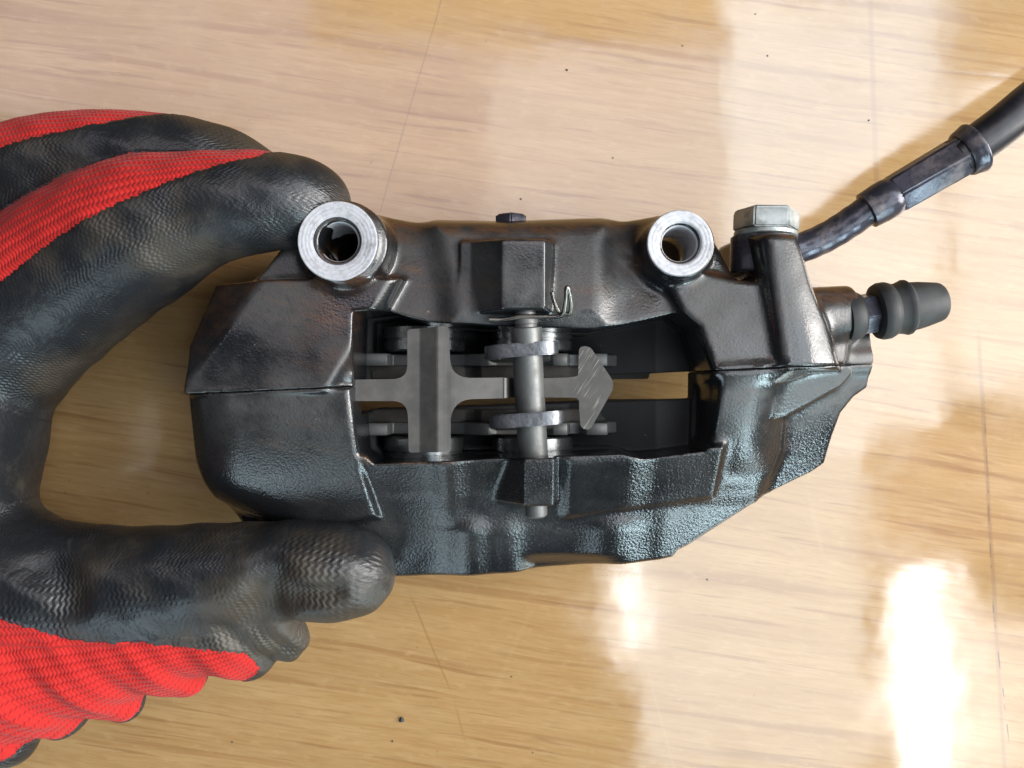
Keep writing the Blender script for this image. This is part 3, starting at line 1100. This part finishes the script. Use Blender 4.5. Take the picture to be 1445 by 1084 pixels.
bm = bmesh.new()
for poly in (cross,):
    f = bm.faces.new([bm.verts.new(tuple(spx(*p) * MM)) for p in poly])
bmesh.ops.triangulate(bm, faces=bm.faces[:])
for x in list(range(494, 870, 6)) + [592, 594, 596, 616, 618, 620]:
    p = spx(x, 542) * MM
    bmesh.ops.bisect_plane(bm, geom=bm.verts[:] + bm.edges[:] + bm.faces[:], plane_co=p, plane_no=(1, 0, 0))
bm.faces.new([bm.verts.new(tuple(spx(*p) * MM)) for p in arrow])
xa, xb_ = spx(593, 0)[0], spx(619, 0)[0]
for v in bm.verts:
    x = v.co.x / MM
    z = ZS
    # pressed channel down the middle of the cross
    if x < xa - 1:
        z -= 0.0
    t1 = np.clip((x - xa) / (xb_ - xa), 0, 1); t2 = np.clip((x - xb_) / 2.5, 0, 1)
    z += 3.4 * t1 - 0.25 * t2
    z -= 0.13 * max(0, x - spx(640, 0)[0])
    if x > spx(764, 0)[0]:
        z = ZS + 0.6 + 0.06 * (x - spx(815, 0)[0])
    v.co.z = z * MM
# the strap under the pin joining the two plates
bm.verts.ensure_lookup_table()
yt, yb3 = spx(713, 533.5)[1], spx(713, 561.5)[1]
prof = [(spx(711, 0)[0], 70.9), (spx(713.5, 0)[0], 70.6), (spx(715.5, 0)[0], 69), (spx(718, 0)[0], 64), (spx(724, 0)[0], 61.5), (spx(757, 0)[0], 61.5), (spx(763, 0)[0], 63), (spx(767, 0)[0], 66.6)]
prev = None
for x, z in prof:
    cur = (bm.verts.new((x * MM, yt * MM, z * MM)), bm.verts.new((x * MM, yb3 * MM, z * MM)))
    if prev:
        bm.faces.new((prev[0], prev[1], cur[1], cur[0]))
    prev = cur
bmesh.ops.recalc_face_normals(bm, faces=bm.faces[:])
me = bpy.data.meshes.new("pad_spring")
bm.to_mesh(me); bm.free()
spring = put(me, "pad_spring", cal, M_spring, smooth=False)
md = spring.modifiers.new("thickness", 'SOLIDIFY'); md.thickness = 0.8 * MM; md.offset = 0
md = spring.modifiers.new("edge", 'BEVEL'); md.width = 0.12 * MM; md.segments = 1; md.limit_method = 'ANGLE'; md.angle_limit = math.radians(50)


# --- brake pads: backing plate, eye tab on the pin, two ears, friction block
def pad(yp, side, eye_y, ex0, ex1):
    """yp: picture row of the backing plate's middle at z=48; side=+1 for the mounting side"""
    zt = 47.0
    root = bpy.data.objects.new("brake_pad", None)
    C.objects.link(root); root.parent = cal
    root['label'] = 'brake pad on the mounting side of the slot' if side > 0 else 'brake pad on the outer side of the slot'
    y = P2(0, yp, zt)[1]
    th = 4.4

    def X(px, z=zt):
        return P2(px, 0, z)[0]
    # backing plate outline in x,z
    top = [(X(500), 12), (X(500), zt + 2), (X(504), zt + 4), (X(548), zt + 4), (X(551), zt + 2), (X(552), zt - 4), (X(600), zt - 3), (X(655), zt - 3), (X(668), zt + 1), (X(690), zt + 3), (X(700), zt),
           (X(770), zt), (X(780), zt + 3), (X(800), zt + 3), (X(804), zt - 3), (X(822), zt - 3), (X(826), zt + 3), (X(856), zt + 3), (X(858), zt), (X(858), zt - 8), (X(935), zt - 12), (X(938), 12)]
    V = [np.array([a, y + s_ * th / 2, b]) for s_ in (1, -1) for a, b in top]
    n = len(top)
    F = [tuple(range(n)), tuple(range(2 * n - 1, n - 1, -1))] + [(k, n + k, n + (k + 1) % n, (k + 1) % n) for k in range(n)]
    solid("backing_plate", (V, F), root, M_plate, smooth=True, bevel=0.35, seg=1)
    # friction block with sloping ends, towards the disc
    dy = -side * th / 2
    fy0, fy1 = y + dy, y + dy - side * 4.6
    fr = [(X(512), 14), (X(512), zt - 5), (X(520), zt - 3), (X(645), zt - 2), (X(655), zt - 6), (X(668), zt - 6), (X(678), zt - 2), (X(800), zt - 3), (X(812), zt - 7), (X(930), zt - 15), (X(930), 14)]
    V = [np.array([a * (1 if j == 0 else 0.985), yy, b - (0 if j == 0 else 2.0)]) for j, yy in enumerate((fy0, fy1)) for a, b in fr]
    n = len(fr)
    F = [tuple(range(n)), tuple(range(2 * n - 1, n - 1, -1))] + [(k, n + k, n + (k + 1) % n, (k + 1) % n) for k in range(n)]
    solid("friction_block", (V, F), root, M_fric, smooth=True, bevel=0.5, seg=1)
    # eye tab: a flat loop standing on edge round the pin
    ze = 72.0
    cx = (P2(ex0, 0, ze)[0] + P2(ex1, 0, ze)[0]) / 2
    rx = (P2(ex1, 0, ze)[0] - P2(ex0, 0, ze)[0]) / 2
    t_pin = 0.5
    yc = P2(0, eye_y, ze)[1]
    tt = 4.5
    zc = 70.0
    out, inn = [], []
    N = 40
    for k in range(N):
        a = 2 * math.pi * k / N
        c_, s_ = math.cos(a), math.sin(a)
        # rounded-rectangle loop
        e = 0.55
        out.append((cx + rx * math.copysign(abs(c_) ** e, c_), zc - 4 + 9.5 * math.copysign(abs(s_) ** e, s_)))
        inn.append((cx + (rx - 4.0) * math.copysign(abs(c_) ** e, c_), zc - 4 + 5.8 * math.copysign(abs(s_) ** e, s_)))
    V = []
    lean = -0.03 * side
    for ring, s_ in ((out, 1), (inn, 1), (inn, -1), (out, -1)):
        for a, b in ring:
            V.append(np.array([a, yc + s_ * tt / 2 + (a - cx) * 0.07, b]))
    F = []
    for q in range(4):
        for k in range(N):
            F.append((q * N + k, q * N + (k + 1) % N, ((q + 1) % 4) * N + (k + 1) % N, ((q + 1) % 4) * N + k))
    solid("pin_eye", (V, F), root, M_eye, smooth=True, bevel=0.4, seg=2)
    # stem that joins eye and plate
    V, F = [], []
    x0, x1 = cx - rx * 0.8, cx + rx * 0.8
    for (xx, zz, yy) in ((x0, 58, yc), (x1, 58, yc + 0.6), (x1 + 1, zt - 3, y), (x0 - 1, zt - 3, y)):
        for s_ in (1, -1):
            V.append(np.array([xx, yy + s_ * 1.7, zz]))
    F = [(0, 2, 4, 6), (7, 5, 3, 1), (0, 1, 3, 2), (2, 3, 5, 4), (4, 5, 7, 6), (6, 7, 1, 0)]
    solid("tab_stem", (V, F), root, M_plate, bevel=0.3, seg=1)
    return root


pad(508, 1, 494, 683, 789)
pad(605, -1, 592, 690, 797)

# --- pistons
for side, yy0, yy1 in ((1, 462, 496), (-1, 616, 662)):
    for px in (594, 752):
        z = 36
        a = np.array([P2(px, 0, 48)[0], P2(0, yy0 if side > 0 else yy1, 44)[1], z])
        b = np.array([P2(px, 0, 48)[0], P2(0, yy1 if side > 0 else yy0, 44)[1], z])
        if px == 885:
            a[2] = b[2] = z = 30
        L = np.linalg.norm(b - a)
        r = 15.2 if px != 885 else 12
        VF = lathe(a, b - a, [(0, r), (L * 0.45, r), (L * 0.46, r - 0.7), (L * 0.56, r - 0.7), (L * 0.57, r), (L - 0.6, r), (L, r - 0.7), (L, r - 3.2), (L - 5, r - 3.4)], n=64)
        solid("piston", VF, cal, M_piston, angle=30)

# --- bolt, banjo eye, pipe, ferrule and hose
root_h = bpy.data.objects.new("brake_hose", None)
C.objects.link(root_h); root_h.parent = cal
ax_b = P3(1086, 300, 63) - P3(1083, 390, 63)
p_eye = P3(1076, 388, 60)
solid("banjo_eye", lathe(p_eye, ax_b, [(0, 10.4), (0.8, 11.2), (12.6, 11.2), (13.2, 10.6)], n=40), root_h, M_fit, angle=30)
p_w = P3(1080, 335, 62)
solid("crush_washer", lathe(p_w, ax_b, [(0, 10.2), (0.3, 10.6), (1.5, 10.6), (1.8, 10.2)], n=40), cal, M_zinc, angle=30)
p_b = P3(1080.5, 327, 62)
bolt = lathe(p_b, ax_b, [(0, 11.2), (6.2, 11.2), (7.2, 10.6), (7.4, 9.0)], n=6, phase=0.12)
solid("banjo_bolt", bolt, cal, M_zinc, bevel=0.7, seg=2, angle=25)
pp = spline([P3(1090, 362, 60), P3(1130, 350, 60), P3(1165, 335, 61), P3(1198, 315, 63), P3(1232, 291, 65)], 8)
solid("pipe", tube(pp, [5.2 + 0.25 * math.sin(i * 1.3) * 0.3 for i in range(len(pp))], 28), root_h, M_fit)
h0, h1 = P3(1226, 296, 65), P3(1375, 209, 72)
ax_h = h1 - h0
Lh = np.linalg.norm(ax_h)
solid("collar", lathe(h0 - ax_h / Lh * 1.0, ax_h, [(0, 5.2), (0.3, 6.4), (1.5, 6.5), (5.5, 6.8), (8.0, 6.8), (10.5, 6.4), (11, 5.8)], n=40), root_h, M_fit, angle=40)
solid("ferrule", lathe(h0 + ax_h / Lh * 8, ax_h, [(0, 6.3), (1.2, 7.1), (Lh - 13.5, 7.4), (Lh - 11.5, 7.3)], n=6, phase=0.35), root_h, M_fit, bevel=1.0, seg=3, angle=25)
solid("ferrule_end", lathe(h1 - ax_h / Lh * 4.4, ax_h, [(0, 7.4), (0.6, 7.9), (2.2, 8.2), (3.6, 8.6), (4.4, 8.8), (4.9, 8.6), (4.8, 7.9), (3.0, 8.0)], n=48), root_h, M_fit, angle=40)
hp = spline([h1 - ax_h / Lh * 6, P3(1412, 179, 74), P3(1460, 140, 76), P3(1540, 80, 78), P3(1680, -10, 74), P3(1850, -130, 55), P3(2000, -280, 22), P3(2120, -480, 8)], 8)
solid("hose", tube(hp, 6.7, 32), root_h, M_hose)

# --- bleed screw under its rubber cap
c0, c1 = P3(1190, 448, 60), P3(1332, 425, 62)
ax_c = c1 - c0
Lc = np.linalg.norm(ax_c)
u = Lc / 145.0
scw = bpy.data.objects.new("bleed_screw", None)
C.objects.link(scw); scw.parent = cal
solid("screw_body", lathe(c0 - ax_c / Lc * 6, ax_c, [(0, 5.0), (6 + 10 * u, 5.0), (6 + 26 * u, 4.8)], n=24), scw, M_fit)
solid("hex_nut", lathe(c0 + ax_c / Lc * 20 * u, ax_c, [(0, 6.7), (0.4, 7.3), (24 * u, 7.3), (28 * u, 6.6)], n=6, phase=0.3), scw, M_fit, bevel=0.5, angle=25)
solid("washer_collar", lathe(c0, ax_c, [(0, 7.6), (2 * u, 8.3), (9 * u, 8.5), (20 * u, 8.1), (25 * u, 7.3), (27 * u, 6.2)], n=48), scw, M_cap, angle=40)
cap_prof = [(44 * u, 6.6), (45 * u, 8.3), (47 * u, 9.3), (53 * u, 9.9), (62 * u, 9.9), (68 * u, 9.3), (69.5 * u, 8.9), (71 * u, 8.7), (78 * u, 8.8), (84 * u, 9.2), (88 * u, 9.6), (91 * u, 9.5), (93 * u, 8.9), (95 * u, 8.5), (112 * u, 8.0),
            (126 * u, 7.3), (136 * u, 6.8), (140 * u, 6.4), (143 * u, 5.7), (145 * u, 4.0), (146 * u, 0.5)]
solid("rubber_cap", lathe(c0, ax_c, cap_prof, n=56), scw, M_cap, angle=24)

# ------------------------------------------------------------------ the gloved hand
glove = thing("gloved_hand", "left hand in red knit glove with black coated palm pinching the caliper's left end", "gloved hand")
hg = 0.85
G = Field((-300, -178, 2), (-30, 122, 118), hg)


def K(px, py, z, r):
    return (P3(px, py, z), r)


INDEX = [K(448, 288, 66, 9.5), K(405, 284, 69, 12.0), K(335, 286, 70, 14.0), K(262, 302, 67, 17.0), K(192, 328, 62, 22.3), K(110, 378, 54, 25.0), K(25, 445, 47, 27.0), K(-60, 540, 42, 29.0), K(-110, 640, 40, 31)]
MIDDLE = [K(372, 262, 46, 10.0), K(310, 240, 49, 12.5), K(240, 228, 51, 14.0), K(150, 232, 50, 16.5), K(60, 250, 47, 19.0), K(-60, 300, 43, 23), K(-190, 400, 40, 26), K(-210, 560, 38, 30)]
THUMB = [K(505, 808, 58, 11.4), K(470, 806, 59, 13.4), K(415, 803, 59, 13.2), K(340, 806, 57, 13.4), K(250, 815, 55, 15.5), K(130, 825, 52, 18.0), K(10, 812, 49, 22.0), K(-80, 760, 45, 28.0), K(-120, 660, 42, 31)]


def dense(ch, n=5):
    p = spline([np.append(a, r) for a, r in ch], n)
    return [(q[:3], q[3]) for q in p]


# slack cloth along the outer side of the thumb
SLACK = [K(388, 874, 50, 7.2), K(340, 888, 49, 9.5), K(268, 898, 48, 12.0), K(180, 908, 46, 16.0), K(80, 920, 44, 21.5), K(-40, 925, 42, 31), K(-160, 880, 40, 44)]
UNDER = [K(406, 888, 48, 4.6), K(388, 914, 44, 4.4), K(300, 900, 38, 6.5), K(205, 925, 35, 8.5), K(100, 966, 33, 9.5), K(-10, 1012, 31, 12.5), K(-120, 1060, 30, 22)]


WRIST = [K(-110, 630, 50, 36), K(-190, 590, 60, 38), K(-330, 540, 72, 36), K(-470, 500, 84, 33)]
INDEX, MIDDLE, THUMB, SLACK, UNDER, WRIST = (dense(c) for c in (INDEX, MIDDLE, THUMB, SLACK, UNDER, WRIST))
RIDGES = [(K(262, 892, 52, 9), K(358, 934, 47, 5.2)), (K(170, 905, 50, 12), K(264, 958, 43, 6.2)), (K(70, 930, 48, 14), K(172, 990, 40, 7.2)), (K(-30, 950, 46, 16), K(86, 1006, 38, 8.2)), (K(-80, 990, 44, 16), K(12, 1040, 36, 10.5))]


def chain(ch, k=6, wob=None):
    for (a, ra), (b, rb_) in zip(ch[:-1], ch[1:]):
        capsule(G, a, b, ra, rb_, k=k, wob=wob)


def folds(X, Y, Z):
    # slack knit drawn into folds running out from the thumb
    u = X * 0.92 + Y * 0.38
    return 1.5 * np.sin(u * 2 * math.pi / 24.0 + 0.9) * np.clip((-Y - 74) / 26, 0, 1) + 0.5 * np.sin(u * 0.62 + Y * 0.2)


def ripples(X, Y, Z):
    return 0.25 * np.sin(X * 0.35 + Y * 0.2) * np.sin(Y * 0.31 - Z * 0.2)


G.D[:] = 30
chain(MIDDLE, 5, ripples)
Dm = G.D.copy()
G.D[:] = 30
chain(INDEX, 6, ripples)
chain(WRIST, 10)
Di = G.D.copy()
G.D[:] = 30
chain(THUMB, 6, ripples)
Dt = G.D.copy()
G.D[:] = 30
chain(SLACK, 6, folds)
for rd in RIDGES:
    chain(rd, 9)
Ds = G.D.copy()
G.D[:] = 30
chain(UNDER, 5, folds)
Du = G.D.copy()


def sm(a, b, k):
    m = np.maximum(k - np.abs(a - b), 0) / k
    return np.minimum(a, b) - m * m * k * 0.25


D = sm(Di, Dm, 1.2)
T = sm(sm(Dt, Ds, 9), Du, 3)
G.D = sm(D, T, 9)
# creases: the hollow behind the thumb's ball, folds across the thumb and finger joints
capsule(G, P3(384, 828, 76.0), P3(368, 872, 70.5), 5.0, 5.5, k=9, cut=True)
capsule(G, P3(420, 842, 74), P3(470, 836, 74.5), 2.6, 2.0, k=7, cut=True)
capsule(G, P3(95, 842, 73), P3(60, 800, 72), 3.0, 3.5, k=10, cut=True)
for _ in range(10):
    kx, ky, kz = rng.normal(0, 0.16, 3)
    ph = rng.uniform(0, 6.28)
    G.D += (0.07 * np.sin(kx * G.ax[0][:, None, None] + ky * G.ax[1][None, :, None] + kz * G.ax[2][None, None, :] + ph)).astype(np.float32)
# the caliper pushes the fingertips flat where they press on it
del Dm, Di, Dt, Ds, Du, D, T
Vg, Fg, Ng = nets(G.D, G.lo, hg)
del G


def near(chs, P):
    """nearest chain, and soft averages of the arc length along it and the way round it"""
    best = np.full(len(P), 1e9); ci = np.zeros(len(P), int); U = np.zeros(len(P)); Wd = np.zeros(len(P))
    for j, ch in enumerate(chs):
        s0 = 0.0
        dm = np.full(len(P), 1e9); su = np.zeros(len(P)); sw = np.zeros(len(P)); sx = np.zeros(len(P)); sy = np.zeros(len(P))
        rr = np.mean([r for _, r in ch])
        data = []
        for (a, ra), (b, rb_) in zip(ch[:-1], ch[1:]):
            e = b - a; L = np.linalg.norm(e)
            t = ((P - a) @ e) / (L * L)
            tc = np.clip(t, 0, 1)
            q = P - (a + tc[:, None] * e)
            d = np.linalg.norm(q, axis=1) - (ra + (rb_ - ra) * tc)
            _, sd, up = frame_of(e)
            data.append((d, s0 + np.clip(t, -1.5, 2.5) * L, q @ sd, q @ up))
            dm = np.minimum(dm, d)
            s0 += L
        for d, u_, x_, y_ in data:
            g = np.exp(-(d - dm) / 1.2)
            su += g * u_; sw += g; sx += g * x_; sy += g * y_
        m = dm < best
        best[m] = dm[m]; ci[m] = j
        U[m] = (su / sw)[m]
        Wd[m] = (np.arctan2(sx, sy) * min(17.0, rr))[m]
    return best, ci, U, Wd


CH = [INDEX, MIDDLE, THUMB, SLACK, UNDER, WRIST]
_, ci, uu, ww = near(CH, Vg)


def line_y(pts, X):
    """height (mm, table plan) of a boundary drawn through (px,py,z) points"""
    q = np.array([P2(*p) for p in pts])
    o = np.argsort(q[:, 0])
    return np.interp(X, q[o, 0], q[o, 1])


edge_i = [(-260, 700, 70), (-60, 480, 76), (0, 403, 78), (50, 364, 80), (100, 331, 82), (180, 290, 83), (232, 265, 84), (300, 241, 82), (372, 227, 76), (420, 215, 60)]
edge_m = [(-200, 330, 62), (-60, 245, 64), (0, 212, 66), (50, 198, 66), (100, 186, 66), (150, 175, 65), (205, 163, 62), (260, 150, 60)]
edge_t = [(-260, 760, 66), (-60, 840, 66), (0, 866, 68), (50, 886, 69), (90, 902, 68), (140, 906, 66), (200, 903, 64), (260, 910, 62), (330, 914, 58), (352, 918, 56), (366, 946, 54), (380, 1000, 50), (420, 1100, 40)]
jag = 0.22 * np.sin(Vg[:, 0] * 2.4) + 0.15 * np.sin(Vg[:, 0] * 0.9 + 1)
f = np.where(ci == 0, Vg[:, 1] - line_y(edge_i, Vg[:, 0]),
             np.where(ci == 1, Vg[:, 1] - line_y(edge_m, Vg[:, 0]),
                      np.where(ci == 4, -5.0, line_y(edge_t, Vg[:, 0]) - Vg[:, 1])))
xlim = P2(366, 0, 56)[0]
f = np.where((ci >= 2) & (Vg[:, 0] > xlim), -3.0, f)
f = np.where(Vg[:, 0] < -222, 3.0, f) + jag
# the coating is a skin on top of the knit: 0.35 mm proud, with a soft lip
lip = np.clip(-f / 0.8, 0, 1)
Vg2 = Vg + Ng * (0.45 * lip)[:, None]
red = (f[Fg] > 0).mean(1) > 0.5
for nm, sel, mt in (("rubber_coating", ~red, M_coat), ("knit_fabric", red, M_knit)):
    Fs = Fg[sel]
    used, inv = np.unique(Fs.ravel(), return_inverse=True)
    me = mesh_np(nm, Vg2[used], inv.reshape(Fs.shape))
    at = me.attributes.new("knit", 'FLOAT_VECTOR', 'POINT')
    tm = np.where(ci >= 2, np.clip(0.25 + (P2(0, 805, 70)[1] - Vg[:, 1]) / 8, 0.15, 1), 0.0)
    tm = np.where((ci == 2) & (Vg[:, 0] > P2(395, 0, 70)[0]), 1.0, tm)
    kv = np.stack([uu[used], ww[used], tm[used]], 1).astype(np.float32)
    if len(me.vertices) == len(used):
        at.data.foreach_set("vector", kv.ravel())
    put(me, nm, glove, mt)


# ------------------------------------------------------------------ specks of grit on the table
def grit(px, py, size, label, group=None, seed=0):
    bm = bmesh.new()
    bmesh.ops.create_icosphere(bm, subdivisions=1, radius=size * MM)
    r_ = random.Random(seed)
    for v in bm.verts:
        v.co *= r_.uniform(0.65, 1.2)
        v.co.x *= 0.8
        v.co.z *= 0.55
    zmin = min(v.co.z for v in bm.verts)
    for v in bm.verts:
        v.co.z -= zmin
    me = bpy.data.meshes.new("crumb")
    bm.to_mesh(me); bm.free()
    o = put(me, "crumb", None, M_crumb, smooth=False)
    p = P3(px, py, 0)
    o.location = (p[0] * MM, p[1] * MM, 0)
    o.rotation_euler = (0, 0, seed * 1.3)
    o['label'] = label
    o['category'] = 'crumb'
    if group:
        o['group'] = group
    return o


grit(567, 1015, 1.5, "largest dark crumb on the bare wood below the gloved thumb", seed=3)
SPECKS = [(554, 1046, 0.55, "tiny dark speck of grit just below the largest crumb"),
          (800, 99, 0.6, "dark speck on the wood well above the caliper's central pin block"),
          (963, 65, 0.42, "faint speck on the wood high above the right mounting hole"),
          (1083, 79, 0.42, "dark speck near the top edge, straight above the hex banjo bolt"),
          (1066, 20, 0.4, "speck closest to the top edge of the photo"),
          (865, 223, 0.42, "speck on the wood a little above the right half of the caliper's upper edge"),
          (735, 281, 0.5, "speck right beside the small plug on the caliper's upper edge"),
          (1226, 170, 0.45, "speck on the faint brown line in the wood left of the hose"),
          (998, 818, 0.42, "speck on the wood below the caliper's lower right end"),
          (752, 1062, 0.38, "faint speck at the bottom edge, near the middle of the photo"),
          (328, 1047, 0.4, "lone speck on the bare wood below the red scalloped glove edge"),
          (722, 955, 0.4, "faint speck on the wood midway below the caliper")]
for i, (x, y, sz, lab) in enumerate(SPECKS):
    grit(x, y, sz, lab, "tiny specks of grit on the tabletop", seed=i + 7)
